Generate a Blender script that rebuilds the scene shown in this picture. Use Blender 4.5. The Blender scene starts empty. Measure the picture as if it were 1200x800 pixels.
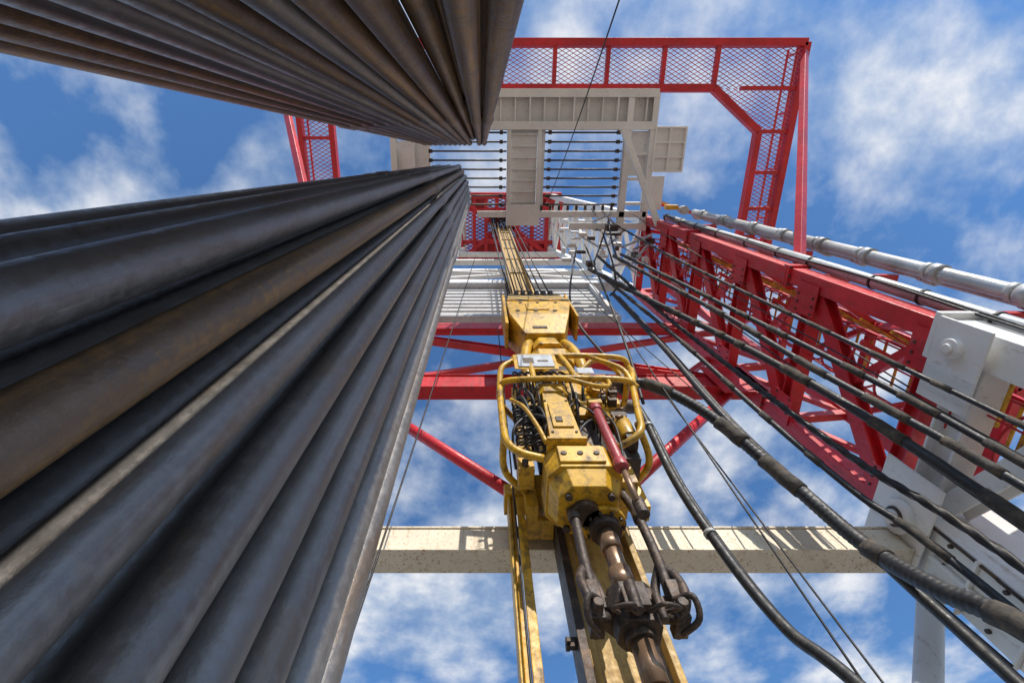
import bpy, bmesh, math, random
from mathutils import Vector, Matrix
random.seed(7)
V=Vector
scene=bpy.context.scene
FLOOR=-1.7
# ---------------------------------------------------------------- materials
def nd(nt,t,**k):
    n=nt.nodes.new(t)
    for a,b in k.items(): setattr(n,a,b)
    return n
def ramp(nt,src,p0,p1,c0=(0,0,0,1),c1=(1,1,1,1)):
    r=nd(nt,'ShaderNodeValToRGB'); e=r.color_ramp.elements
    e[0].position=p0; e[1].position=p1; e[0].color=c0; e[1].color=c1
    nt.links.new(src,r.inputs[0]); return r.outputs[0]
def noise(nt,vec,scale,detail=5,rough=.55,dist=0):
    n=nd(nt,'ShaderNodeTexNoise'); n.inputs['Scale'].default_value=scale
    n.inputs['Detail'].default_value=detail; n.inputs['Roughness'].default_value=rough
    n.inputs['Distortion'].default_value=dist
    nt.links.new(vec,n.inputs['Vector']); return n.outputs[0]
def mapping(nt,vec,sc,loc=None):
    m=nd(nt,'ShaderNodeMapping'); m.inputs['Scale'].default_value=sc
    nt.links.new(vec,m.inputs['Vector'])
    if loc is not None: nt.links.new(loc,m.inputs['Location'])
    return m.outputs[0]
def mixc(nt,fac,a,b,blend='MIX'):
    m=nd(nt,'ShaderNodeMix',data_type='RGBA',blend_type=blend)
    if isinstance(fac,float): m.inputs[0].default_value=fac
    else: nt.links.new(fac,m.inputs[0])
    for i,x in ((6,a),(7,b)):
        if isinstance(x,tuple): m.inputs[i].default_value=(*x[:3],1)
        else: nt.links.new(x,m.inputs[i])
    return m.outputs[2]
def math_(nt,op,a,b):
    m=nd(nt,'ShaderNodeMath',operation=op)
    for i,x in ((0,a),(1,b)):
        if isinstance(x,(int,float)): m.inputs[i].default_value=x
        else: nt.links.new(x,m.inputs[i])
    return m.outputs[0]
def surf(name,col,dirt,rough=.45,metal=0.,amount=(.5,.72),streak=(5,5,.5),fine=14,bump=.3,shade=.25,rand=False,dirt2=None,spec=.5,speck=None,d2r=(.5,.68)):
    m=bpy.data.materials.new(name); m.use_nodes=True; nt=m.node_tree
    bs=nt.nodes['Principled BSDF']
    tc=nd(nt,'ShaderNodeTexCoord').outputs['Object']
    loc=None
    if rand:
        oi=nd(nt,'ShaderNodeObjectInfo')
        cx=nd(nt,'ShaderNodeCombineXYZ')
        for i,k in enumerate((37.,91.,53.)):
            nt.links.new(math_(nt,'MULTIPLY',oi.outputs['Random'],k),cx.inputs[i])
        loc=cx.outputs[0]
        tc=mapping(nt,tc,(1,1,1),loc)
    big=noise(nt,tc,1.1,5,.6)
    fin=noise(nt,tc,fine,6,.65)
    st=noise(nt,mapping(nt,tc,streak),1.6,7,.65,.3)
    dk=tuple(c*(1-shade) for c in col); lt=tuple(min(1,c*(1+shade*.55)) for c in col)
    base=mixc(nt,ramp(nt,big,.35,.65),dk,lt)
    if rand:
        base=mixc(nt,math_(nt,'MULTIPLY',oi.outputs['Random'],.5),base,tuple(c*.6 for c in col))
    d=ramp(nt,math_(nt,'ADD',math_(nt,'MULTIPLY',st,.65),math_(nt,'MULTIPLY',fin,.35)),amount[0],amount[1])
    c=mixc(nt,d,base,dirt)
    if dirt2:
        d2=ramp(nt,noise(nt,mapping(nt,tc,(1.6,1.6,.5)),2.7,8,.7,.6),d2r[0],d2r[1])
        c=mixc(nt,d2,c,dirt2)
    if speck:
        c=mixc(nt,ramp(nt,noise(nt,tc,30,3,.6),.6,.68),c,speck)
    nt.links.new(c,bs.inputs['Base Color'])
    rr=nd(nt,'ShaderNodeMapRange'); nt.links.new(fin,rr.inputs[0])
    rr.inputs[1].default_value=.3; rr.inputs[2].default_value=.7
    rr.inputs[3].default_value=max(.05,rough-.12); rr.inputs[4].default_value=min(1,rough+.2)
    nt.links.new(rr.outputs[0],bs.inputs['Roughness'])
    bs.inputs['Metallic'].default_value=metal
    bs.inputs['Specular IOR Level'].default_value=spec
    b=nd(nt,'ShaderNodeBump'); b.inputs['Strength'].default_value=bump; b.inputs['Distance'].default_value=.01
    nt.links.new(fin,b.inputs['Height']); nt.links.new(b.outputs[0],bs.inputs['Normal'])
    return m
M_red=surf('red_paint',(.60,.018,.028),(.20,.03,.025),.4,amount=(.54,.72),dirt2=(.50,.07,.07),d2r=(.55,.72))
M_white=surf('white_paint',(.78,.77,.75),(.36,.25,.16),.5,amount=(.56,.76),shade=.1)
M_rib=surf('grey_white_paint',(.58,.59,.60),(.34,.30,.25),.5,amount=(.5,.72),shade=.12)
M_tan=surf('stained_white_paint',(.80,.71,.56),(.42,.25,.11),.6,amount=(.52,.74),shade=.12,fine=22,speck=(.36,.2,.09))
M_yel=surf('yellow_paint',(.68,.38,.018),(.10,.055,.02),.4,amount=(.48,.65),streak=(4,4,1.6),fine=9,speck=(.20,.11,.03))
M_yeld=surf('worn_yellow_paint',(.56,.35,.09),(.17,.10,.05),.55,amount=(.45,.66),streak=(6,6,.6))
M_pipe=surf('pipe_steel',(.25,.235,.225),(.36,.34,.32),.38,.5,amount=(.5,.7),streak=(9,9,.2),fine=24,bump=.35,shade=.22,rand=True,dirt2=(.20,.135,.085),d2r=(.54,.74))
M_pipeb=surf('pipe_rust_and_painted_sun',(.21,.14,.09),(.44,.25,.09),.42,.35,amount=(.48,.66),streak=(9,9,.22),fine=26,bump=.5,shade=.3,rand=True,dirt2=(.13,.11,.095))  # rust, plus orange streaks that paint sunlit strips into the colour
M_steel=surf('galvanised_steel',(.46,.47,.47),(.22,.2,.17),.42,.35,amount=(.5,.7))
M_grease=surf('greasy_steel',(.060,.045,.038),(.20,.13,.09),.5,.3,amount=(.5,.7),fine=18,bump=1.,streak=(4,4,4))
M_shaft=surf('worn_steel_shaft',(.30,.19,.12),(.09,.06,.045),.35,.55,amount=(.5,.7))
M_rub=surf('black_rubber',(.022,.022,.024),(.09,.075,.06),.5,0,amount=(.54,.74),streak=(6,6,6),bump=.5)
M_wrap=surf('hose_wrap',(.05,.045,.04),(.14,.11,.08),.8,0,amount=(.45,.65),streak=(6,6,6),bump=1.)
M_rope=surf('wire_rope_steel',(.035,.033,.033),(.09,.075,.06),.5,.5)
M_pink=surf('faded_red_paint',(.45,.07,.085),(.12,.05,.04),.4,amount=(.5,.7))
M_deck=surf('deck_steel',(.34,.32,.30),(.2,.16,.11),.7,.1,streak=(1,1,1))
M_ground=surf('gravel_ground',(.36,.31,.24),(.2,.17,.13),.95,0,streak=(.3,.3,.3),fine=3)
M_panel=surf('grey_plate',(.45,.48,.52),(.2,.2,.2),.4)
def hazard():
    m=bpy.data.materials.new('hazard_stripes'); m.use_nodes=True; nt=m.node_tree; bs=nt.nodes['Principled BSDF']
    tc=nd(nt,'ShaderNodeTexCoord').outputs['Object']
    w=nd(nt,'ShaderNodeTexWave'); w.inputs['Scale'].default_value=1.25; w.inputs['Distortion'].default_value=.15
    w.bands_direction='DIAGONAL'; nt.links.new(mapping(nt,tc,(1,0,1)),w.inputs['Vector'])
    n=noise(nt,tc,7,6)
    c=mixc(nt,ramp(nt,w.outputs[1],.5,.56),(.62,.36,.02),(.03,.03,.03))
    c=mixc(nt,ramp(nt,n,.55,.7),c,(.16,.09,.04))
    nt.links.new(c,bs.inputs['Base Color']); bs.inputs['Roughness'].default_value=.5
    return m
M_haz=hazard()
# ---------------------------------------------------------------- mesh helpers
class Part:
    def __init__(s,name,parent,mat,bevel=0.):
        s.name=name;s.parent=parent;s.mat=mat;s.bevel=bevel;s.v=[];s.f=[];s.s=[]
    def add(s,vs,fs,smooth=False):
        o=len(s.v); s.v+= [tuple(x) for x in vs]
        for f in fs: s.f.append([i+o for i in f]); s.s.append(smooth)
    def extr(s,prof,p,q,up=(0,0,1),smooth=False,sc2=1.):
        p=V(p);q=V(q);z=(q-p).normalized();up=V(up)
        if abs(z.dot(up))>.98: up=V((0,1,0)) if abs(z.y)<.9 else V((1,0,0))
        sd=z.cross(up).normalized(); u=sd.cross(z)
        n=len(prof)
        vs=[p+sd*a+u*b for a,b in prof]+[q+sd*a*sc2+u*b*sc2 for a,b in prof]
        fs=[(i,(i+1)%n,n+(i+1)%n,n+i) for i in range(n)]
        s.add(vs,fs,smooth); o=len(s.v)-2*n
        s.f.append([o+i for i in range(n)]);s.s.append(False)
        s.f.append([o+n+i for i in range(n)][::-1]);s.s.append(False)
    def beam(s,p,q,w,h=None,up=(0,0,1)):
        h=h or w; a=w/2;b=h/2
        s.extr([(-a,-b),(a,-b),(a,b),(-a,b)],p,q,up)
    def ib(s,p,q,w,h,t=.03,up=(0,0,1)):
        a=w/2;b=h/2;k=t/2
        s.extr([(-a,-b),(a,-b),(a,-b+t),(k,-b+t),(k,b-t),(a,b-t),(a,b),(-a,b),(-a,b-t),(-k,b-t),(-k,-b+t),(-a,-b+t)],p,q,up)
    def box(s,lo,hi):
        x0,y0,z0=lo;x1,y1,z1=hi
        s.add([(x0,y0,z0),(x1,y0,z0),(x1,y1,z0),(x0,y1,z0),(x0,y0,z1),(x1,y0,z1),(x1,y1,z1),(x0,y1,z1)],
              [(0,3,2,1),(4,5,6,7),(0,1,5,4),(1,2,6,5),(2,3,7,6),(3,0,4,7)])
    def taper(s,lo,hi,z0,z1):
        a=lo;b=hi
        s.add([(a[0],a[1],z0),(a[2],a[1],z0),(a[2],a[3],z0),(a[0],a[3],z0),(b[0],b[1],z1),(b[2],b[1],z1),(b[2],b[3],z1),(b[0],b[3],z1)],
              [(0,3,2,1),(4,5,6,7),(0,1,5,4),(1,2,6,5),(2,3,7,6),(3,0,4,7)])
    def octo(s,cx,cy,rx,ry,z0,z1,ch=.3,k=1.):
        pts=[]
        for zz,kk in ((z0,k),(z1,1.)):
            X=rx*kk;Y=ry*kk
            for a,b in ((-1,-1+ch),(-1+ch,-1),(1-ch,-1),(1,-1+ch),(1,1-ch),(1-ch,1),(-1+ch,1),(-1,1-ch)):
                pts.append((cx+a*X,cy+b*Y,zz))
        s.add(pts,[(i,(i+1)%8,8+(i+1)%8,8+i) for i in range(8)]+[tuple(range(7,-1,-1)),tuple(range(8,16))])
    def cyl(s,p,q,r,r2=None,n=16):
        r2=r if r2 is None else r2
        s.extr([(r*math.cos(2*math.pi*i/n),r*math.sin(2*math.pi*i/n)) for i in range(n)],p,q,(0,0,1),True,r2/r)
    def sweep(s,pts,r,n=10,mod=None):
        pts=[V(p) for p in pts]; N=len(pts); u=None; vs=[]; L=0
        for i,p in enumerate(pts):
            t=(pts[min(i+1,N-1)]-pts[max(i-1,0)]).normalized()
            if u is None:
                u=t.orthogonal().normalized()
            u=(u-t*u.dot(t)).normalized(); w=t.cross(u)
            if i: L+=(p-pts[i-1]).length
            for k in range(n):
                th=2*math.pi*k/n; rr=r*(mod(th,L) if mod else 1)
                vs.append(p+(u*math.cos(th)+w*math.sin(th))*rr)
        fs=[(i*n+k,i*n+(k+1)%n,(i+1)*n+(k+1)%n,(i+1)*n+k) for i in range(N-1) for k in range(n)]
        s.add(vs,fs,True); o=len(s.v)-N*n
        s.f.append([o+i for i in range(n)][::-1]);s.s.append(False)
        s.f.append([o+(N-1)*n+i for i in range(n)]);s.s.append(False)
    def done(s):
        if not s.v: return
        me=bpy.data.meshes.new(s.name); me.from_pydata(s.v,[],s.f)
        me.polygons.foreach_set('use_smooth',s.s)
        bm=bmesh.new(); bm.from_mesh(me); bmesh.ops.recalc_face_normals(bm,faces=bm.faces); bm.to_mesh(me); bm.free()
        me.materials.append(s.mat)
        ob=bpy.data.objects.new(s.name,me); scene.collection.objects.link(ob)
        if s.parent: ob.parent=s.parent
        if s.bevel:
            b=ob.modifiers.new('edge','BEVEL'); b.width=s.bevel; b.segments=2; b.limit_method='ANGLE'; b.angle_limit=math.radians(40)
        return ob
def empty(name):
    e=bpy.data.objects.new(name,None); scene.collection.objects.link(e); e.empty_display_size=.3; return e
def smooth(pts,k=10):
    P=[V(p) for p in pts]; P=[P[0]*2-P[1]]+P+[P[-1]*2-P[-2]]; out=[]
    for i in range(1,len(P)-2):
        a,b,c,d=P[i-1:i+3]
        for j in range(k):
            t=j/k
            out.append(.5*((2*b)+(c-a)*t+(2*a-5*b+4*c-d)*t*t+(3*b-a-3*c+d)*t**3))
    out.append(P[-2]); return out
def resample(pts,step):
    out=[pts[0].copy()];acc=0
    for a,b in zip(pts,pts[1:]):
        L=(b-a).length; d=step-acc
        while d<=L:
            out.append(a+(b-a)*(d/L)); d+=step
        acc=(acc+L)%step if L>0 else acc
    return out
def lerp(a,b,t): return V(a)*(1-t)+V(b)*t
def grating(part,poly,z,cell=.115,w=.017,h=.02):
    P=[V((x,y)) for x,y in poly]; c=sum(P,V((0,0)))/len(P)
    for dx,dy in ((1,.55),(1,-.55)):
        d=V((dx,dy)).normalized(); nn=V((-d.y,d.x))
        pr=[p.dot(nn) for p in P]; k=min(pr)+cell*.5
        while k<max(pr):
            o=nn*k; t0=-1e9;t1=1e9
            for a,b in zip(P,P[1:]+P[:1]):
                e=b-a; m=V((-e.y,e.x))
                if m.dot(c-a)<0: m=-m
                den=m.dot(d); num=m.dot(o-a)
                if abs(den)<1e-9: continue
                t=-num/den
                if den>0: t0=max(t0,t)
                else: t1=min(t1,t)
            if t1-t0>.05:
                p=o+d*t0;q=o+d*t1
                part.beam((p.x,p.y,z),(q.x,q.y,z),w,h)
            k+=cell
# ---------------------------------------------------------------- ground and rig floor
g=Part('ground',None,M_ground); g.add([(-3000,-3000,-9),(3000,-3000,-9),(3000,3000,-9),(-3000,3000,-9)],[(0,1,2,3)]); g.done()
rf=empty('rig_floor')
p=Part('deck_plate',rf,M_deck,.01); p.box((-6,-5,FLOOR-.3),(9,9,FLOOR)); p.done()
p=Part('substructure_legs',rf,M_red)
for x in (-5.5,1.5,8.5):
    for y in (-4.5,2,8.5):
        p.beam((x,y,-9),(x,y,FLOOR-.3),.5)
for y in (-4.5,8.5):
    p.beam((-5.5,y,-9),(1.5,y,-2.3),.25); p.beam((8.5,y,-9),(1.5,y,-2.4),.25)
p.done()
# ---------------------------------------------------------------- drill pipe stands
def pipe_mesh(name,mat,H):
    n=28; r=.07
    prof=[(FLOOR,.085),(FLOOR+.35,.085),(FLOOR+.42,r)]
    z=FLOOR+9.3; prof+=[(z-.35,r),(z-.28,.084),(z+.1,.084),(z+.11,.082),(z+.4,.084),(z+.48,r)]
    prof+=[(H-.75,r),(H-.68,.088),(H-.1,.088),(H,.07)]
    vs=[]
    for z,rr in prof:
        for i in range(n): vs.append((rr*math.cos(2*math.pi*i/n),rr*math.sin(2*math.pi*i/n),z-FLOOR))
    m=len(prof)
    fs=[(j*n+i,j*n+(i+1)%n,(j+1)*n+(i+1)%n,(j+1)*n+i) for j in range(m-1) for i in range(n)]
    fs.append(tuple(range(n))); fs.append(tuple((m-1)*n+i for i in range(n)))
    me=bpy.data.meshes.new(name); me.from_pydata(vs,[],fs)
    for i,pp in enumerate(me.polygons): pp.use_smooth = i<len(fs)-2
    me.materials.append(mat)
    bm=bmesh.new(); bm.from_mesh(me); bmesh.ops.recalc_face_normals(bm,faces=bm.faces)
    bm.to_mesh(me); bm.free()
    return me
PM=[pipe_mesh('drill_pipe_grey',M_pipe,16.9),pipe_mesh('drill_pipe_rust_painted_sun',M_pipeb,16.9)]
def pipe(x,y,kind,tx,ty):
    ob=bpy.data.objects.new('drill_pipe',PM[kind]); scene.collection.objects.link(ob)
    ob.location=(x,y,FLOOR)
    d=V((tx-x,ty-y,16.9-FLOOR)).normalized()
    ob.rotation_mode='QUATERNION'; ob.rotation_quaternion=d.to_track_quat('Z','Y')
rows=[(.25,-.86,6),(.42,-.76,7),(.60,-.66,7),(.79,-.60,7),(.97,-.56,6),(1.15,-.53,6),(1.32,-.51,5),(1.50,-.50,5)]
for y,x0,n in rows:
    for k in range(n):
        x=x0-k*.178+random.uniform(-.006,.006); yy=y+random.uniform(-.006,.006)+ (.03 if k%2 else 0)
        pipe(x,yy,0 if random.random()<.88 else 1, x*.86-.03,yy*.85)
for j,y in enumerate((-.57,-.75,-.93)):
    for k in range(13-j):
        x=.10-k*.178-(.06 if j%2 else 0)
        if k==2 and j==0: continue
        pipe(x+random.uniform(-.008,.008),y+.012*max(0,k-4)-random.uniform(0,.012),1 if random.random()<.65 else 0,x*.86-.05,y*.9)
# ---------------------------------------------------------------- drilling mast
mast=empty('drilling_mast')
XR,XL,YF,YR=5.75,-3.2,1.98,4.6
ZB,ZM,ZT=5.8,18.,35.5
red=Part('red_lower_chords',mast,M_red,.012); rbr=Part('red_side_bracing',mast,M_red)
wbr=Part('white_upper_lattice',mast,M_white); wh=Part('white_base_section',mast,M_white,.012)
wdk=Part('base_dark_fittings',mast,M_grease); wyl=Part('base_yellow_rungs',mast,M_yel)
levels=[ZB,8.3,10.7,13.1,15.5,ZM]
for X,sx in ((XR,1),(XL,-1)):
    for Y in (YF,YR):
        red.beam((X,Y,ZB),(X,Y,ZM),.28,.28)
    for Y in (YF,YR):
        for z in (8.9,13.7):
            red.box((X-.19,Y-.19,z),(X+.19,Y+.19,z+.06)); red.box((X-.19,Y-.19,z+.07),(X+.19,Y+.19,z+.13))
            for ex in (-.165,.165):
                for ey in (-.165,0,.165): wdk.cyl((X+ex,Y+ey,z-.04),(X+ex,Y+ey,z+.17),.02,n=6)
    XO=X+sx*1.15
    red.beam((XO,YR-.1,ZB),(XO,YR-.1,ZM),.2); red.beam((XO,YF+.75,ZB),(XO,YF+.75,ZM),.16)
    for i,z in enumerate(levels):
        rbr.ib((X,YF,z),(X,YR,z),.24,.26,.025)
        rbr.beam((X,YR,z),(XO,YR-.1,z),.14,.16); rbr.beam((X,YF,z),(XO,YF+.75,z),.12,.14)
        rbr.beam((XO,YF+.75,z),(XO,YR-.1,z),.12,.14)
        if i<5:
            z2=levels[i+1]; zm=(z+z2)/2
            rbr.ib((X,YF,z2),(X,YR,z),.26,.2,.025,(1,0,0))
            rbr.beam((X+sx*.03,YF,z),(X+sx*.03,(YF+YR)/2-.1,zm-.05),.12,.12)
            rbr.beam((XO,YF+.75,z),(XO,YR-.1,z2),.1); rbr.beam((X,YR,z2),(XO,YR-.1,z),.1)
            rbr.beam((X,YF,z),(XO,YF+.75,z2),.08); rbr.beam((X,YF+.6,zm),(XO,YF+1.2,zm),.07)
            for Y in (YF,YR):
                s=1 if Y==YF else -1
                rbr.box((X-.17,min(Y,Y+s*.55),z-.28),(X-.155,max(Y,Y+s*.55),z+.28))
                for q in (.22,.36,.5):
                    for zz_ in (-.2,.2): wdk.cyl((X-.19,Y+s*q,z+zz_),(X-.168,Y+s*q,z+zz_),.02,n=6)
    XT=4.6 if sx>0 else -1.3
    def leg(Y,z):
        t=(z-ZM)/(ZT-ZM); Y2=2.3 if Y==YF else 5.9
        return V((X*(1-t)+XT*t,Y*(1-t)+Y2*t,z))
    zs=[ZM+(ZT-ZM)*i/7 for i in range(8)]
    for Y in (YF,YR):
        wbr.beam(leg(Y,ZM),leg(Y,ZT),.3)
    for i,z in enumerate(zs):
        wbr.beam(leg(YF,z),leg(YR,z),.2)
        if i<7:
            wbr.beam(leg(YF,z),leg(YR,zs[i+1]),.16); wbr.beam(leg(YR,z),leg(YF,zs[i+1]),.14)
    wh.box((X-.22,YF-.20,FLOOR),(X+.30,YF+.22,ZB-.17)); wh.box((X-.30,YF-.28,ZB-.165),(X+.36,YF+.30,ZB-.08))
    wh.box((X-.34,YR-.50,FLOOR),(X+.65,YR+.22,ZB-.25))
    for z in (5.25,2.4,.4):
        wh.ib((X,YF+.23,z),(X,YR-.51,z),.34,.4,.04)
        wh.box((X+.03,YF+1.1,z-.15),(X+.15,YF+1.13,z+.15))
    wh.ib((X,YF+.25,4.0),(X,YR-.55,5.0),.26,.3,.03,(1,0,0)); wh.ib((X+.05,YF+.25,2.6),(X+.05,YR-.55,3.7),.26,.3,.03,(1,0,0))
    wh.box((X-.44,YR-1.0,4.75),(X-.41,YR+.3,5.6)); wh.box((X-.34,YF-.26,4.95),(X-.31,YF+.75,5.6))
    wh.cyl((X-.52,YR-.35,5.15),(X-.40,YR-.35,5.15),.22,n=32); wdk.cyl((X-.535,YR-.35,5.15),(X-.5,YR-.35,5.15),.13,n=24); wh.cyl((X-.62,YR-.35,5.15),(X-.5,YR-.35,5.15),.09,n=20)
    wh.cyl((X-.42,YF+.05,5.3),(X-.30,YF+.05,5.3),.12,n=24); wh.cyl((X-.46,YF+.05,5.3),(X-.41,YF+.05,5.3),.06,n=20)
    for z in (4.55,3.9,3.2,2.2):
        for yy in (YR-.42,YR-.14,YR+.12):
            wdk.cyl((X-.375,yy,z),(X-.335,yy,z),.026,n=8)
        wh.box((X-.40,YR-.52,z-.35),(X-.342,YR+.24,z-.31))
    wh.box((X-.40,YR-.16,FLOOR),(X-.345,YR-.12,4.7)) 
    for z in (4.4,4.75,5.1): wyl.beam((X+.25,YF+.23,z),(X+.25,YF+.95,z),.04)
    for z in (1,2,3,4): wdk.sweep([(X-.36,YR-.48,z),(X-.37,YR-.48,z+1)],.02,6)
# rear face
red.beam((XL,4.66,9.85),(XR,4.66,9.85),.24,.57)
red.beam((XL,4.66,13.8),(XR,4.66,13.8),.22,.55)
for z in (9.53,10.14): red.box((XL,4.50,z),(XR,4.82,z+.03))
rbr.cyl((1.27,4.72,5.35),(XL,4.72,10.1),.10,n=16); rbr.cyl((1.27,4.72,5.35),(XR,4.72,10.1),.10,n=16)
rbr.ib((XL,4.7,13.6),(XR,4.7,10.1),.2,.22,.03); rbr.beam((XL,4.85,10.1),(XR,4.85,13.6),.15)
for x in (XL+1.4,XR-1.4):
    rbr.beam((x,4.68,10.1),(XR if x>1 else XL,4.68,11.6),.12)
for a in (-1,1):
    x=1.27+a*4.2
    rbr.box((x-.5,4.46,9.2),(x+.5,4.49,10.5))
for z in (20.6,24,28,32):
    wbr.beam((XL+(z-18)*.1,4.75+(z-18)*.07,z),(XR-(z-18)*.07,4.75+(z-18)*.07,z),.3)
wbr.beam((XL,4.8,20.6),(XR-.4,5.1,24),.16); wbr.beam((XR,4.8,20.6),(XL+.6,5.1,24),.16)
for q in (red,rbr,wbr,wh,wdk,wyl): q.done()
cg=Part('cross_girder',mast,M_tan,.008); cg.box((-4.2,4.5,4.84),(5.3,4.83,5.205)); cg.box((-4.2,4.48,5.21),(5.3,4.85,5.24)); cg.box((-4.2,4.48,4.82),(5.3,4.85,4.838)); cg.done()
ww=Part('ribbed_wall_panel',mast,M_rib)
z=15.0
pts=[]
while z<18.7:
    pts+=[(4.72,z),(4.72,z+.2),(4.90,z+.24),(4.90,z+.42)]; z+=.46
vs=[(x,y,zz) for y,zz in pts for x in (-2.9,4.2)]
ww.add(vs,[(2*i,2*i+1,2*i+3,2*i+2) for i in range(len(pts)-1)])
for x in (-2.9,1.7,4.2): ww.beam((x,4.6,14.9),(x,4.6,19.3),.14)
ww.beam((-3.1,4.66,19.1),(5.7,4.66,19.1),.35); ww.beam((-3.1,4.66,14.85),(4.3,4.66,14.85),.22,.25)
ww.done()
pr=Part('round_prop',mast,M_white); pr.cyl((5.4,4.8,4.6),(.6,7.2,FLOOR),.13,n=20); pr.done()
# ladder with cage
ld=empty('caged_ladder'); a=Part('yellow_rungs',ld,M_yel); b=Part('rails_and_cage',ld,M_red)
lx,ly=6.35,3.0
for yy in (-.35,.35): b.beam((lx,ly+yy,FLOOR),(lx,ly+yy,17.8),.06,.04)
z=FLOOR+.3
while z<17.7:
    a.cyl((lx,ly-.34,z),(lx,ly+.34,z),.022,n=6); z+=.3
z=3.
hp=[(lx+.02,ly+.35),(lx-.3,ly+.42),(lx-.55,ly+.25),(lx-.62,ly),(lx-.55,ly-.25),(lx-.3,ly-.42),(lx+.02,ly-.35)]
while z<17.6:
    b.sweep(smooth([(x,y,z) for x,y in hp],3),.02,5); z+=.6
for x,y in hp[1:-1]: b.cyl((x,y,3),(x,y,17.6),.014,n=5)
a.done(); b.done()
yb=Part('yellow_cable_supports',mast,M_yel)
z=6.2
while z<16:
    yb.beam((5.95,2.35,z),(6.85,2.85,z),.045); z+=.62
for z in (2.8,3.5,4.2,4.9): yb.beam((6.15,2.3,z),(6.15,3.9,z),.05)
yb.done()
# standpipes
sp=empty('standpipe'); a=Part('riser_pipes',sp,M_steel); b=Part('clamps',sp,M_rub); c=Part('brackets',sp,M_red)
for x,y,r in ((6.02,1.76,.10),(6.25,1.84,.075),(6.85,1.60,.11),(7.25,1.78,.085)):
    a.cyl((x,y,FLOOR),(x,y,16.5),r,n=20)
    z=2.
    while z<16.4:
        z+=random.uniform(.9,1.7)
        if x<6.5: b.cyl((x,y,z),(x,y,z+.04),r+.015,n=16)
        else: a.cyl((x,y,z),(x,y,z+.16),r+.035,n=16); a.cyl((x,y,z+.2),(x,y,z+.3),r+.02,n=16)
for z in (6.3,8.6,11,13.5,15.8): c.beam((5.8,1.95,z),(7.3,1.95,z),.12,.1)
for i in range(2):
    b.sweep([(5.86+.05*i,1.70+.02*math.sin(j*.65+i),j*.5-1) for j in range(36)],.018,6)
for q in (a,b,c): q.done()
# ---------------------------------------------------------------- crown block
cr=empty('crown_block'); a=Part('crown_frame',cr,M_red,.01); b=Part('crown_grating',cr,M_red); c=Part('crown_sheaves',cr,M_grease)
x0,x1,y0,y1,zc=-1.6,5.3,2.25,6.75,35.
for y in (y0,y1): a.beam((x0,y,zc),(x1,y,zc),.4,.7)
for x in (x0,x1): a.beam((x,y0,zc),(x,y1,zc),.4,.7)
for x in (-.6,.2,.95,1.65,2.4,3.4,4.4): a.beam((x,y0,zc+.1),(x,y1,zc+.1),.24,.5)
for y in (3.2,5.4): a.beam((x0,y,zc+.15),(x1,y,zc+.15),.25,.4)
a.box((.2,3.2,zc+.4),(2.4,3.9,zc+.6)); a.box((-1.4,2.3,zc+.3),(.2,3.1,zc+.33)); a.box((3.4,2.3,zc+.3),(5,3.1,zc+.33)); a.box((-.6,5.4,zc+.3),(4.4,6.5,zc+.33))
a.box((.35,5.0,zc-1.3),(3.0,5.25,zc-.2)); a.box((.45,3.3,zc-.9),(2.2,3.45,zc-.2))
for x in [x0+i*.985 for i in range(8)]:
    for y in (y0,y1): a.beam((x,y,zc),(x,y,zc+1.5),.1)
for y in (3.1,4.0,4.9,5.8):
    for x in (x0,x1): a.beam((x,y,zc),(x,y,zc+1.5),.1)
for z in (.8,1.5):
    for y in (y0,y1): a.beam((x0,y,zc+z),(x1,y,zc+z),.1)
    for x in (x0,x1): a.beam((x,y0,zc+z),(x,y1,zc+z),.1)
a.beam((x0,y0,zc-.05),(1.0,4.4,zc-.05),.28); a.beam((x1,y0,zc-.05),(2.,4.4,zc-.05),.28); a.beam((x0,y1,zc-.05),(1.0,4.4,zc-.05),.28); a.beam((x1,y1,zc-.05),(2.,4.4,zc-.05),.28)
grating(b,[(x0,y0),(x1,y0),(x1,y1),(x0,y1)],zc+.45,.22,.07,.03)
for i in range(6): c.cyl((.55+i*.24,4.2,zc-.1),(.68+i*.24,4.2,zc-.1),.6,n=28)
for q in (a,b,c): q.done()
# ---------------------------------------------------------------- guide rail
gr=empty('guide_rail'); a=Part('rail_beam',gr,M_yeld,.008); b=Part('rack_teeth',gr,M_grease,.005); c=Part('side_post',gr,M_yel,.008)
a.box((1.05,4.36,FLOOR),(1.68,4.40,ZT-.9)); a.box((1.69,4.20,FLOOR),(1.76,4.50,ZT-.9)); a.box((.97,4.20,FLOOR),(1.04,4.50,ZT-.9)); a.box((1.3,4.41,FLOOR),(1.42,4.6,ZT-1.))
b.box((.88,4.16,FLOOR),(.965,4.54,9))
for z in (2.45,2.85,3.35): b.box((.78,4.24,z),(.88,4.30,z+.1)); b.box((.78,4.20,z+.02),(.82,4.34,z+.07))
for i in range(12):
    a.box((1.05,4.31,-1+i*3.0),(1.68,4.355,-.88+i*3.0))
c.box((.36,4.17,FLOOR),(.42,4.42,5.39)); c.box((.32,4.13,FLOOR),(.355,4.45,5.39)); c.box((.425,4.12,FLOOR),(.52,4.16,5.39)); c.box((.28,4.10,5.4),(.87,4.44,5.62))
c.box((.525,4.11,4.9),(.87,4.4,5.0))
for q in (a,b,c): q.done()
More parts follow.
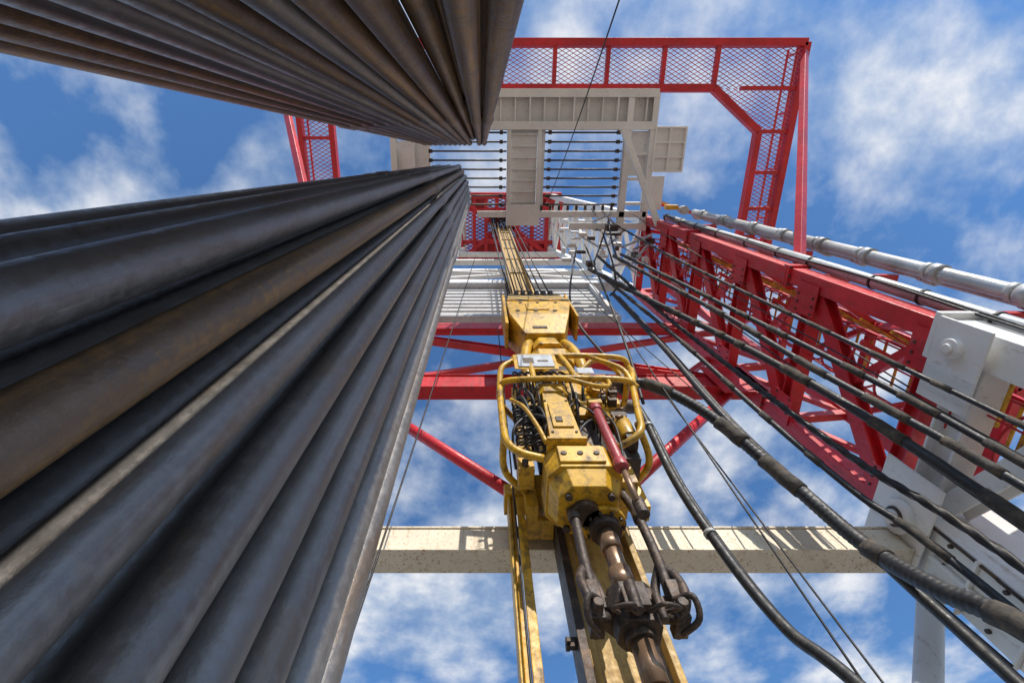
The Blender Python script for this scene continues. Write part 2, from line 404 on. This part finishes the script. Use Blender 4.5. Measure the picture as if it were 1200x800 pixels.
# ---------------------------------------------------------------- travelling block
TX,TY=1.27,3.6
tb=empty('travelling_block'); a=Part('block_housing',tb,M_yel,.03); b=Part('striped_plate',tb,M_haz,.01); c=Part('block_details',tb,M_grease,.005); d=Part('hook_neck',tb,M_yel,.02)
a.taper((TX-.42,TY-.34,TX+.38,TY+.3),(TX-.70,TY-.48,TX+.60,TY+.3),9.40,10.3)
a.taper((TX-.70,TY-.48,TX+.60,TY+.3),(TX-.72,TY-.48,TX+.78,TY+.3),10.302,11.3)
a.taper((TX-.70,TY-.44,TX+.76,TY+.3),(TX-.6,TY-.22,TX+.70,TY+.28),11.302,12.8)
b.taper((TX-.70,TY-.50,TX+.77,TY-.445),(TX-.60,TY-.28,TX+.70,TY-.225),11.36,12.75)
a.box((TX-.80,TY-.40,9.9),(TX-.73,TY+.2,12.2)); a.box((TX+.782,TY-.40,10.4),(TX+.84,TY+.2,12.2))
for x in (-.5,-.1,.32):
    c.cyl((TX+x,TY-.50,10.5),(TX+x,TY-.46,10.5),.05,n=10); c.cyl((TX+x+.1,TY-.50,11.15),(TX+x+.1,TY-.46,11.15),.04,n=10)
a.box((TX-.3,TY-.51,10.55),(TX+.2,TY-.482,11.0)); c.box((TX-.25,TY-.39,9.6),(TX+.05,TY-.36,9.8))
for i in range(6): c.cyl((TX-.45+i*.18,TY,12.6),(TX-.36+i*.18,TY,12.6),.4,n=24)
d.octo(TX,TY,.26,.26,8.9,9.4,.4,1.2); d.cyl((TX,TY,7.6),(TX,TY,9.0),.22,n=24)
d.octo(TX,TY,.42,.32,8.2,8.6,.4,.9)
for s in (-1,1):
    d.sweep(smooth([(TX+s*.3,TY-.1,9.5),(TX+s*.42,TY-.18,9.0),(TX+s*.5,TY-.15,8.3),(TX+s*.48,TY,7.5)],6),.10,12)
for q in (a,b,c,d): q.done()
wr=empty('drilling_line'); a=Part('reeved_lines',wr,M_rope)
for i in range(7):
    a.cyl((TX-.5+i*.18,TY-.1+.06*(i%2),12.5),(.4+i*.26,3.9,35),.026,n=6)
a.cyl((.75,3.9,35),(.98,4.0,10.),.022,n=6); a.cyl((.55,3.9,35),(.80,3.9,12.),.022,n=6)
a.done()
# ---------------------------------------------------------------- top drive
td=empty('top_drive')
Y=Part('yellow_body',td,M_yel,.022); T=Part('guard_tubes',td,M_yel); K=Part('dark_machinery',td,M_grease,.006); G=Part('name_plate',td,M_panel,.006); Hs=Part('hydraulic_lines',td,M_rub); R=Part('red_cylinder',td,M_pink,.004); S=Part('main_shaft',td,M_shaft)
def L(x,y,z): return (TX+x,TY+y,z)
def bx(P,x0,y0,z0,x1,y1,z1): P.box(L(x0,y0,z0),L(x1,y1,z1))
bx(Y,-.75,.30,4.9,-.6,.52,8.2); bx(Y,.6,.30,4.9,.75,.52,8.2); bx(Y,-.59,.34,7.6,.59,.5,7.9); bx(Y,-.59,.34,5.3,.59,.5,5.6)
bx(K,-.5,.36,5.7,.5,.46,7.5)
bx(Y,-.5,.53,5.1,.55,.66,5.6)
Y.cyl(L(.05,0,6.2),L(.05,0,7.35),.42,n=32); K.cyl(L(.05,0,7.36),L(.05,0,7.7),.34,n=28); Y.cyl(L(.05,0,6.9),L(.05,0,7.0),.47,n=32)
K.cyl(L(.05,0,5.0),L(.05,0,6.2),.36,n=28)
Y.octo(TX+.05,TY,.52,.42,5.85,6.25,.4)
for i in range(14):
    th=i*2*math.pi/14; K.cyl(L(.05+.46*math.cos(th),.39*math.sin(th),5.80),L(.05+.46*math.cos(th),.39*math.sin(th),5.9),.032,n=8)
bx(Y,.46,-.25,6.5,.75,.2,7.2); bx(Y,.46,-.3,5.7,.70,.1,6.2); K.cyl(L(.58,-.36,6.0),L(.58,-.2,6.0),.11,n=16)
Y.cyl(L(.55,-.34,5.35),L(.55,-.34,5.75),.12,n=20); Y.cyl(L(.45,-.42,6.75),L(.45,-.2,6.75),.16,n=24); K.cyl(L(.45,-.44,6.75),L(.45,-.41,6.75),.10,n=20)
bx(K,.34,-.3,5.0,.6,.2,5.6)
Y.taper((TX-.50,TY-.60,TX-.12,TY-.28),(TX-.46,TY-.60,TX-.15,TY-.28),4.95,6.15)
bx(Y,-.43,-.625,5.2,-.18,-.603,5.8); bx(Y,-.54,-.64,4.90,-.08,-.3,4.945); Y.octo(TX-.3,TY-.44,.20,.19,6.15,6.4,.35)
bx(K,-.38,-.640,5.3,-.30,-.627,5.42)
for z in (5.1,5.9):
    for x in (-.45,-.17): K.cyl(L(x,-.615,z),L(x,-.60,z),.018,n=8)
Y.taper((TX-.42,TY-.55,TX-.16,TY-.3),(TX-.3,TY-.35,TX+.1,TY-.1),6.41,6.9)
Y.octo(TX-.17,TY-.14,.41,.40,4.50,4.895,.35); Y.octo(TX-.17,TY-.14,.39,.38,4.28,4.498,.45,.80)
bx(Y,-.44,-.57,4.55,.06,-.545,4.86); Y.octo(TX-.22,TY-.14,.30,.3,4.95,5.15,.3)
for x in (-.38,-.2,-.02): K.cyl(L(x,-.585,4.7),L(x,-.565,4.7),.035,n=10)
for x,y in ((-.38,-.33),(.06,-.33),(-.38,.08),(.06,.08)): K.cyl(L(x,y,4.23),L(x,y,4.32),.04,n=8)
K.cyl(L(-.2,-.14,4.20),L(-.2,-.14,4.30),.15,n=20)
Y.cyl(L(.0,0,4.25),L(.0,0,4.7),.21,n=28); K.cyl(L(0,0,4.1),L(0,0,4.26),.165,n=24); Y.cyl(L(0,0,4.2),L(0,0,4.26),.235,n=28)
bx(Y,.26,-.25,4.62,.46,.15,5.0); bx(Y,-.85,-.2,4.95,-.66,.1,5.6)
for i in range(10):
    th=i*2*math.pi/10; K.cyl(L(.195*math.cos(th),.195*math.sin(th),4.16),L(.195*math.cos(th),.195*math.sin(th),4.2),.018,n=6)
S.cyl(L(0,0,3.3),L(0,0,4.12),.085,n=24); S.cyl(L(0,0,3.85),L(0,0,4.02),.105,n=24); S.cyl(L(0,0,3.4),L(0,0,3.6),.105,n=24)
S.cyl(L(0,0,FLOOR),L(0,0,2.95),.08,n=24); S.cyl(L(0,0,2.5),L(0,0,2.85),.10,n=24)
LK=Part('elevator_links',td,M_grease)
for s,k in ((-1,.34),(1,.34)):
    LK.sweep(smooth([L(s*.26,-.12,4.7),L(s*.32,-.16,4.2),L(s*k,-.15,3.6),L(s*.32,-.12,3.15)],8),.048,14)
    LK.sweep(smooth([L(s*.34,-.12,3.55),L(s*.42,-.18,3.35),L(s*.40,-.22,3.1),L(s*.32,-.14,2.98),L(s*.23,-.05,3.1),L(s*.25,-.04,3.35),L(s*.34,-.12,3.55)],6),.042,12)
    LK.cyl(L(s*.33,-.155,4.1),L(s*.335,-.155,4.25),.065,n=14)
E=Part('pipe_elevator',td,M_grease,.02)
E.octo(TX,TY,.20,.2,2.93,3.3,.45,.88); E.octo(TX,TY,.24,.23,3.08,3.2,.45)
for s in (-1,1):
    bx(E,s*.34-.06,-.18,2.95,s*.34+.06,.06,3.05); bx(E,s*.34-.05,-.22,3.06,s*.34+.05,-.16,3.3)
    bx(E,s*.26-.07,-.12,3.10,s*.26+.07,.08,3.22); E.cyl(L(s*.34,-.28,3.02),L(s*.34,.1,3.02),.045,n=12)
    E.sweep(smooth([L(s*.18,-.2,2.98),L(s*.26,-.34,2.9),L(s*.12,-.40,2.88),L(s*.05,-.24,2.95)],5),.02,8)
    E.sweep(smooth([L(s*.3,-.2,3.1),L(s*.42,-.3,3.05),L(s*.44,-.2,2.92),L(s*.32,-.05,2.9)],5),.028,8)
E.cyl(L(-.05,-.28,2.92),L(-.05,-.28,3.2),.05,n=12); bx(E,-.13,-.28,2.98,.08,-.2,3.16); E.cyl(L(.15,-.24,2.87),L(.15,-.24,3.12),.035,n=10)
E.cyl(L(0,0,2.86),L(0,0,2.94),.13,n=20)
R.cyl(L(.20,-.55,4.5),L(.20,-.55,5.75),.06,n=20); S.cyl(L(.20,-.55,3.9),L(.22,-.52,4.56),.035,n=14); R.cyl(L(.20,-.55,5.7),L(.20,-.55,5.82),.078,n=20); R.cyl(L(.20,-.55,4.45),L(.20,-.55,4.57),.075,n=20)
K.cyl(L(.22,-.52,3.75),L(.22,-.52,3.95),.06,n=12); bx(Y,.12,-.62,5.83,.30,-.3,5.95)
Hs.sweep(smooth([L(.26,-.6,5.6),L(.3,-.64,5.2),L(.27,-.62,4.8),L(.24,-.58,4.55)],6),.014,6)
def tube(pts,r=.045): T.sweep(smooth([L(*q) for q in pts],7),r,12)
tube([(-.80,-.6,7.3),(-.72,-.64,7.36),(-.2,-.66,7.36),(.5,-.66,7.36),(.95,-.62,7.34),(1.05,-.5,7.25)])
tube([(-.80,-.6,7.3),(-.98,-.58,7.05),(-1.03,-.58,6.4),(-1.03,-.58,5.5),(-1.0,-.58,4.95),(-.86,-.55,4.75),(-.6,-.5,4.7)])
tube([(-1.03,-.58,6.4),(-.9,-.66,6.42),(-.3,-.7,6.4),(.3,-.7,6.4),(.75,-.68,6.38),(.9,-.6,6.3)])
tube([(1.05,-.5,7.25),(1.0,-.58,6.9),(.86,-.6,6.4),(.70,-.6,5.6),(.62,-.6,5.2),(.5,-.55,5.05),(.3,-.45,5.0)])
tube([(-.55,-.66,7.36),(-.55,-.69,6.95),(-.55,-.68,6.4)]); tube([(-.05,-.66,7.36),(.0,-.69,6.95),(.05,-.7,6.4)])
tube([(.4,-.66,7.36),(.5,-.7,7.1),(.78,-.7,6.75),(.86,-.62,6.4)],.038)
tube([(-.3,-.7,6.4),(-.1,-.78,6.2),(.2,-.76,6.05),(.45,-.7,6.15),(.5,-.68,6.4)],.033)
tube([(-1.0,-.5,7.1),(-1.0,0,7.1),(-.75,.35,7.1)]); tube([(-1.02,-.55,5.2),(-1.0,0,5.2),(-.7,.35,5.2)]); tube([(.95,-.55,7.0),(.95,0,7.0),(.7,.35,7.0)]); tube([(.64,-.55,5.4),(.85,0,5.4),(.7,.35,5.4)])
tube([(-.9,-.62,5.9),(-.75,-.66,5.6),(-.62,-.62,5.2),(-.55,-.58,4.9)],.028)
tube([(.2,-.3,7.3),(.6,-.45,7.7),(.95,-.3,7.7),(1.1,-.1,7.3)],.045)
bx(G,-.74,-.73,6.78,-.2,-.715,7.25); bx(Y,-.8,-.71,6.73,-.14,-.695,7.3); bx(G,.1,-.72,6.55,.34,-.705,6.75)
bx(K,-.66,-.736,6.9,-.5,-.731,7.1); bx(K,-.44,-.736,6.95,-.28,-.731,7.01)
for j in range(4):
    cx_=-.82+.11*j; pts=[]
    for i in range(90):
        th=i*.55; pts.append(L(cx_+.05*math.cos(th),-.45+.05*math.sin(th)+.03*j,4.95+i*.0135+.05*j))
    Hs.sweep(pts,.014,6)
random.seed(3)
for i in range(22):
    x=random.uniform(-.85,-.2); y=random.uniform(-.45,.0); z=random.uniform(4.9,6.5)
    K.box(L(x,y,z),L(x+random.uniform(.05,.14),y+.14,z+random.uniform(.06,.24)))
    K.cyl(L(x+.04,y-.1,z+.05),L(x+.04,y,z+.05),.028,n=8)
for i in range(18):
    x=random.uniform(.0,.65); y=random.uniform(-.45,-.1); z=random.uniform(5.0,7.2)
    K.box(L(x,y,z),L(x+random.uniform(.05,.14),y+.12,z+random.uniform(.06,.2)))
    S.cyl(L(x,y-.05,z),L(x+.1,y-.05,z+.02),.022,n=8)
for i in range(24):
    x=random.uniform(-.85,.5); z=random.uniform(5.6,7.2); dx=random.uniform(-.35,.35)
    Hs.sweep(smooth([L(x,-.2,z),L(x+dx*.3,-.52,z-.15),L(x+dx,-.56,z-.5),L(x+dx*1.1,-.4,z-.7),L(x+dx,-.15,z-.8)],6),random.choice((.012,.018,.024)),7)
for i in range(8):
    x=-.75+.1*i
    Hs.sweep(smooth([L(x,-.1,7.3),L(x-.05,-.5,7.05),L(x+.05,-.55,6.7),L(x+.1,-.35,6.2)],6),.02,7)
K.cyl(L(.75,-.1,7.45),L(1.25,-.1,7.5),.12,n=18); K.cyl(L(1.0,-.1,7.47),L(1.08,-.1,7.48),.17,n=18); Y.cyl(L(.6,-.1,7.45),L(.76,-.1,7.45),.17,n=18)
K.cyl(L(.75,.05,7.05),L(1.2,.1,7.05),.1,n=18)
for q in (Y,T,K,G,Hs,R,S,LK,E): q.done()
# ---------------------------------------------------------------- hoses and wires
def hose(name,pts,r,mat=M_rub,wrap=0,collars=0,twist=False,ribs=False):
    e=empty(name); P=smooth(pts,14)
    if twist: P=resample(P,.02); mod=lambda th,l:1+.16*math.cos(3*th-l*22)
    elif ribs: P=resample(P,.02); mod=lambda th,l:1+.04*math.cos(l*90)
    else: mod=None
    h=Part('hose_body',e,mat); h.sweep(P,r,12,mod); h.done()
    Q=resample(smooth(pts,14),.12)
    w=Part('wraps',e,M_wrap); c=Part('collars',e,M_steel)
    i=3
    while wrap and i<len(Q)-4:
        k=random.randint(2,5); w.sweep(Q[i:i+k+1],r*1.18,12,lambda th,l:1+.06*math.sin(l*70+th)); i+=k+random.randint(3,9)
    i=6
    while collars and i<len(Q)-3:
        c.sweep([Q[i],lerp(Q[i],Q[i+1],.4)],r*1.3,12); i+=collars
    w.done(); c.done()
hose('mud_hose',[(2.3,3.5,7.5),(2.75,3.45,7.35),(3.38,3.58,6.6),(3.83,3.78,5.3),(4.02,3.81,4.2),(3.96,3.5,3.3),(3.98,3.23,2.7),(4.1,2.9,1.2),(4.3,2.8,FLOOR)],.085,wrap=1,ribs=True)
hose('service_hose',[(2.3,3.7,7.1),(2.49,3.72,7),(2.47,3.86,5.4),(2.54,3.88,4.1),(2.64,3.83,3.2),(2.8,3.68,2.6),(3.2,3.4,.8),(3.4,3.3,FLOOR)],.055,collars=18)
hose('service_hose',[(2.3,3.76,7.05),(2.56,3.8,6.9),(2.57,3.94,5.4),(2.63,3.95,4.1),(2.73,3.90,3.2),(2.9,3.75,2.6),(3.3,3.5,.8),(3.5,3.4,FLOOR)],.04,wrap=0)
hose('wire_rope',[(3.7,2.9,16),(4.0,3.2,11.5),(4.24,3.33,8),(4.5,3.4,5.2),(4.48,3.17,3.2),(4.5,3.1,FLOOR)],.042,M_rope,twist=True)
hose('hydraulic_hose',[(3.46,3.34,16),(4.0,3.15,11.5),(4.42,3.03,8.5),(4.65,2.96,6.2),(4.73,2.96,4.6),(4.83,3.02,3.6),(4.9,3.0,FLOOR)],.06,wrap=1)
hose('hydraulic_hose',[(3.7,2.55,14),(4.1,2.6,10.8),(4.35,2.62,8.5),(4.53,2.68,6.3),(4.7,2.7,4.9),(4.82,2.73,3.7),(4.9,2.75,FLOOR)],.045,wrap=1)
hose('hydraulic_hose',[(3.9,2.5,14),(4.25,2.5,10.8),(4.5,2.52,8.5),(4.7,2.52,6.3),(4.85,2.55,4.9),(4.95,2.6,3.7),(5.0,2.6,FLOOR)],.04,wrap=1)
hose('hydraulic_hose',[(3.8,3.67,14),(3.7,3.6,9.5),(3.65,3.65,6.6),(3.95,3.79,4.8),(4.07,3.8,3.5),(4.1,3.77,2.7),(4.2,3.6,FLOOR)],.055)
hose('hydraulic_hose',[(3.95,3.75,14),(3.85,3.7,9.5),(3.8,3.75,6.6),(4.08,3.9,4.8),(4.2,3.9,3.5),(4.25,3.87,2.7),(4.3,3.7,FLOOR)],.045)
hose('hydraulic_hose',[(3.6,3.3,15),(3.9,3.35,9.5),(4.1,3.5,6.6),(4.3,3.6,4.8),(4.38,3.5,3.4),(4.4,3.4,FLOOR)],.04,wrap=1)
hose('hydraulic_hose',[(4.6,2.1,17.4),(4.8,2.3,13),(4.85,2.3,9),(5.05,2.35,6.2),(5.2,2.4,4.5),(5.3,2.4,FLOOR)],.03,wrap=1)
for pts in ([(3.3,2.9,17.6),(2.2,3.4,12),(2.4,3.6,8.8),(2.5,3.6,7.6)],[(3.6,2.8,17.6),(3.2,3.4,12),(2.9,3.6,9.2),(2.6,3.7,7.2)],[(4.2,2.4,17.6),(3.9,2.9,14.8),(3.9,3.5,14.2),(3.7,3.7,14)],[(4.4,1.9,17.8),(4.0,2.3,15.6),(3.8,2.6,14)],[(4.4,2.0,17.8),(3.9,2.7,16.6),(3.5,3.3,15.8)]):
    hose('cable_loop',pts,.028)
wires=[((2.6,2.4,18),(3.0,3.9,2.2)),((-.25,3.2,17.8),(-1.2,3.35,FLOOR)),((.38,4.0,12),(.40,4.0,FLOOR)),((2.3,1.3,18),(1.6,-2.2,6.)),((1.6,3.9,30),(4.8,4.3,3.2)),((5.0,1.7,17),(6.4,3.4,4.)),((3.4,4.1,9),(3.3,4.1,FLOOR)),((5.3,2.6,17),(5.5,2.9,FLOOR)),((3.9,2.2,17.5),(5.1,3.3,3.))]
for p,q in wires:
    w=Part('tugger_wire',None,M_rope)
    P=[lerp(p,q,i/20)+V((0,0,-.25*math.sin(math.pi*i/20))) for i in range(21)]
    w.sweep(P,.012,6); w.done()
# ---------------------------------------------------------------- red walkway
wk=empty('elevated_walkway'); a=Part('walkway_frame',wk,M_red,.01); b=Part('expanded_mesh',wk,M_red); c=Part('handrails',wk,M_red)
z=18.
a.beam((-6.3,-3.5,z),(10.25,-3.5,z),.22,.3); a.beam((-5.0,-2.2,z),(7.5,-2.2,z),.24,.3)
a.beam((10.25,-3.5,z),(10.25,2.9,z),.2,.3); a.beam((9.2,-.9,z),(9.2,2.7,z),.2,.3); a.beam((7.5,-2.2,z),(9.2,-.9,z),.22,.3)
a.beam((-6.1,-3.5,z),(-6.1,.8,z),.18,.3); a.beam((-5.05,-2.2,z),(-5.05,.8,z),.18,.3); a.beam((-6.2,.8,z),(-4.95,.8,z),.18,.25)
for x in (-5,-3,-1,.6,2.3,4,5.8,7.5): a.beam((x,-3.5,z),(x,-2.2,z),.12,.2)
for y in (-2.2,-.9,.4,1.6,2.8): a.beam((9.2 if y>-2 else 8.4,y,z),(10.25,y,z),.12,.2)
for y in (-2.2,-.7): a.beam((-6.1,y,z),(-5.05,y,z),.1,.2)
grating(b,[(-6.1,-3.45),(10.2,-3.45),(10.2,-2.2),(-6.1,-2.2)],z+.02)
grating(b,[(7.5,-2.2),(10.2,-2.2),(10.2,-.9),(9.2,-.9)],z+.03)
grating(b,[(9.2,-.9),(10.2,-.9),(10.2,2.8),(9.2,2.8)],z+.02); grating(b,[(-6.1,-2.2),(-5.05,-2.2),(-5.05,.8),(-6.1,.8)],z+.02)
for x in [-6+i*1.8 for i in range(10)]: c.beam((x,-3.58,z),(x,-3.58,z+1.1),.06)
for zz in (.55,1.1):
    c.beam((-6.2,-3.58,z+zz),(10.3,-3.58,z+zz),.06); c.beam((10.33,-3.5,z+zz),(10.33,2.9,z+zz),.06); c.beam((-6.2,-3.5,z+zz),(-6.2,.8,z+zz),.06)
for y in (-3.3,-1.5,.3,2.0,2.8): c.beam((10.33,y,z),(10.33,y,z+1.1),.06)
a.beam((10.15,-3.2,z-.2),(5.95,1.95,9.2),.16); a.beam((-6.6,-3.2,z-.2),(XL,1.95,9.7),.16)
a.beam((5.8,2.05,z),(10.3,2.95,z),.22,.3); a.beam((5.8,2.3,z-.6),(9.6,2.9,z-.2),.12)
a.beam((XL,1.9,z),(-6.2,.8,z),.2,.3)
c.beam((5.9,1.4,z+.2),(9.1,2.1,z+.2),.08)
for q in (a,b,c): q.done()
yr=Part('yellow_handrail',wk,M_yel)
for zz in (.4,.9): yr.beam((5.8,1.2,z+zz),(9.0,2.3,z+zz),.06)
yr.beam((6.2,1.35,z),(6.2,1.35,z+1),.06); yr.beam((7.6,1.8,z),(7.6,1.8,z+1),.06); yr.box((6.3,1.45,z-.5),(6.7,1.6,z-.2)); yr.done()
# ---------------------------------------------------------------- racking board
rb=empty('racking_board'); a=Part('board_frame',rb,M_white,.01); b=Part('fingers',rb,M_grease); c=Part('board_plates',rb,M_white,.006)
z=17.6
a.ib((-.1,-2.0,z),(5.6,-2.0,z),.25,.35); a.ib((-3.0,-1.05,z),(5.6,-1.05,z),.25,.35)
c.box((-.1,-1.95,z+.1),(5.5,-1.1,z+.13))
for i in range(12): a.beam((.1+i*.47,-1.95,z),(.1+i*.47,-1.1,z),.05,.18 if i%3 else .32)
a.ib((.86,-1.0,z),(.86,2.1,z-.02),.12,.3); a.ib((1.86,-1.0,z),(1.86,2.1,z-.02),.12,.3); c.box((.93,-1.0,z+.02),(1.79,2.1,z+.05))
for i in range(8): a.beam((.93,-.8+i*.36,z-.03),(1.79,-.8+i*.36,z-.03),.05,.09)
c.box((.8,1.4,z-.22),(1.92,2.12,z-.19))
for x in (4.75,5.55): a.ib((x,-2.0,z),(x,2.3,z),.2,.3)
for y in (-1.0,-.2,.6,1.4,2.2): a.beam((4.75,y,z),(5.55,y,z),.1,.2)
c.box((4.85,-.9,z+.05),(5.45,.5,z+.08))
c.box((5.6,-1.0,z-.1),(6.6,.35,z-.07)); c.box((5.65,.5,z-.1),(6.1,1.6,z-.07))
for y in (-1.0,-.55,-.1,.35): a.beam((5.6,y,z-.1),(6.62,y,z-.1),.06,.2)
for x in (5.62,6.1,6.6): a.beam((x,-1.0,z-.12),(x,.35,z-.12),.06,.18)
a.beam((4.45,-.95,z-.5),(5.7,2.0,z-1.2),.18)
a.ib((-.2,1.75,z),(5.6,1.75,z),.2,.3); a.ib((3.0,2.15,z-.1),(5.6,2.15,z-.1),.2,.25)
a.ib((-2.95,-1.05,z),(-2.95,.6,z),.2,.3); c.box((-2.9,-.6,z+.1),(-1.8,.4,z+.13)); a.beam((-2.3,-.6,z),(-2.3,.4,z),.08,.2); a.beam((-1.8,-.6,z),(-1.8,.4,z),.1,.2)
a.ib((2.0,-1.0,z+.1),(2.0,1.7,z+.1),.1,.2)
for i in range(9):
    y=-.85+i*.285
    b.cyl((-1.75,y,z),(.78,y,z),.03,n=8); b.cyl((2.05,y,z),(4.6,y,z),.03,n=8)
    for x in (.6,2.2,4.45): b.box((x-.05,y-.06,z-.1),(x+.05,y+.06,z+.06))
    b.box((-1.8,y-.06,z-.1),(-1.68,y+.06,z+.06))
for i in range(10): b.beam((2.0+.3*i,1.45,z-.1),(2.0+.3*i,1.62,z-.1),.08)
for q in (a,b,c): q.done()
cl=empty('mast_junction_box'); a=Part('boxes',cl,M_white,.01); b=Part('small_pipes',cl,M_steel); c=Part('dark_boxes',cl,M_grease)
random.seed(11)
for i in range(34):
    x=random.uniform(2.6,5.4); y=random.uniform(1.9,3.2); zz=random.uniform(16.2,18.5)
    (a if i%3 else c).box((x,y,zz),(x+random.uniform(.1,.4),y+random.uniform(.06,.2),zz+random.uniform(.1,.4)))
for i in range(14):
    x=random.uniform(3.0,5.4); y=random.uniform(1.9,3.4); zz=random.uniform(16,18.5)
    b.beam((x,y,zz),(x+random.uniform(-1.,1.),y+random.uniform(-.6,.6),zz+random.uniform(-1.5,1.5)),.06)
a.done(); b.done(); c.done()
# ---------------------------------------------------------------- light, sky, camera
sd=V((.30,-.9,0)).normalized(); el=math.radians(38); sd=V((sd.x*math.cos(el),sd.y*math.cos(el),math.sin(el)))
sl=bpy.data.lights.new('sun','SUN'); sl.energy=4.6; sl.angle=math.radians(.5); sl.color=(1,.93,.82)
so=bpy.data.objects.new('sun',sl); so.rotation_mode='QUATERNION'; so.rotation_quaternion=sd.to_track_quat('Z','Y'); so.location=(0,-20,40); scene.collection.objects.link(so)
w=bpy.data.worlds.new('World'); scene.world=w; w.use_nodes=True; nt=w.node_tree; nt.nodes.clear()
out=nd(nt,'ShaderNodeOutputWorld')
sky=nd(nt,'ShaderNodeTexSky',sky_type='NISHITA'); sky.sun_disc=False; sky.sun_elevation=el; sky.sun_rotation=math.atan2(sd.x,sd.y)
sky.air_density=1.; sky.dust_density=.3; sky.ozone_density=2.5
b1=nd(nt,'ShaderNodeBackground'); b1.inputs[1].default_value=.15
nt.links.new(mixc(nt,1.,sky.outputs[0],(.72,1.06,1.32),'MULTIPLY'),b1.inputs[0])
b2=nd(nt,'ShaderNodeBackground'); b2.inputs[1].default_value=.98
tc=nd(nt,'ShaderNodeTexCoord').outputs['Generated']
sx=nd(nt,'ShaderNodeSeparateXYZ'); nt.links.new(tc,sx.inputs[0])
zz=math_(nt,'MAXIMUM',sx.outputs[2],.12)
cx=nd(nt,'ShaderNodeCombineXYZ'); nt.links.new(math_(nt,'DIVIDE',sx.outputs[0],zz),cx.inputs[0]); nt.links.new(math_(nt,'DIVIDE',sx.outputs[1],zz),cx.inputs[1]); cx.inputs[2].default_value=3.3
n1=noise(nt,cx.outputs[0],1.5,3,.5,0.); n2=noise(nt,cx.outputs[0],5.,12,.56,0.)
s=math_(nt,'ADD',math_(nt,'MULTIPLY',n1,.5),math_(nt,'MULTIPLY',n2,.5))
m=ramp(nt,s,.44,.62)
m2=math_(nt,'MULTIPLY',m,.92)
nt.links.new(mixc(nt,ramp(nt,n2,.42,.64),(.52,.64,.80),(.95,.96,.98)),b2.inputs[0])
ms=nd(nt,'ShaderNodeMixShader'); nt.links.new(m2,ms.inputs[0]); nt.links.new(b1.outputs[0],ms.inputs[1]); nt.links.new(b2.outputs[0],ms.inputs[2]); nt.links.new(ms.outputs[0],out.inputs[0])
cam=bpy.data.cameras.new('camera'); co=bpy.data.objects.new('camera',cam); scene.collection.objects.link(co); scene.camera=co
cam.sensor_width=36; cam.lens=17.4; cam.shift_x=.0283; cam.clip_start=.02; cam.clip_end=6000
co.location=(0,0,0); co.rotation_euler=(math.radians(90+69.9),0,0)
scene.view_settings.view_transform='Standard'; scene.view_settings.look='None'; scene.view_settings.exposure=0
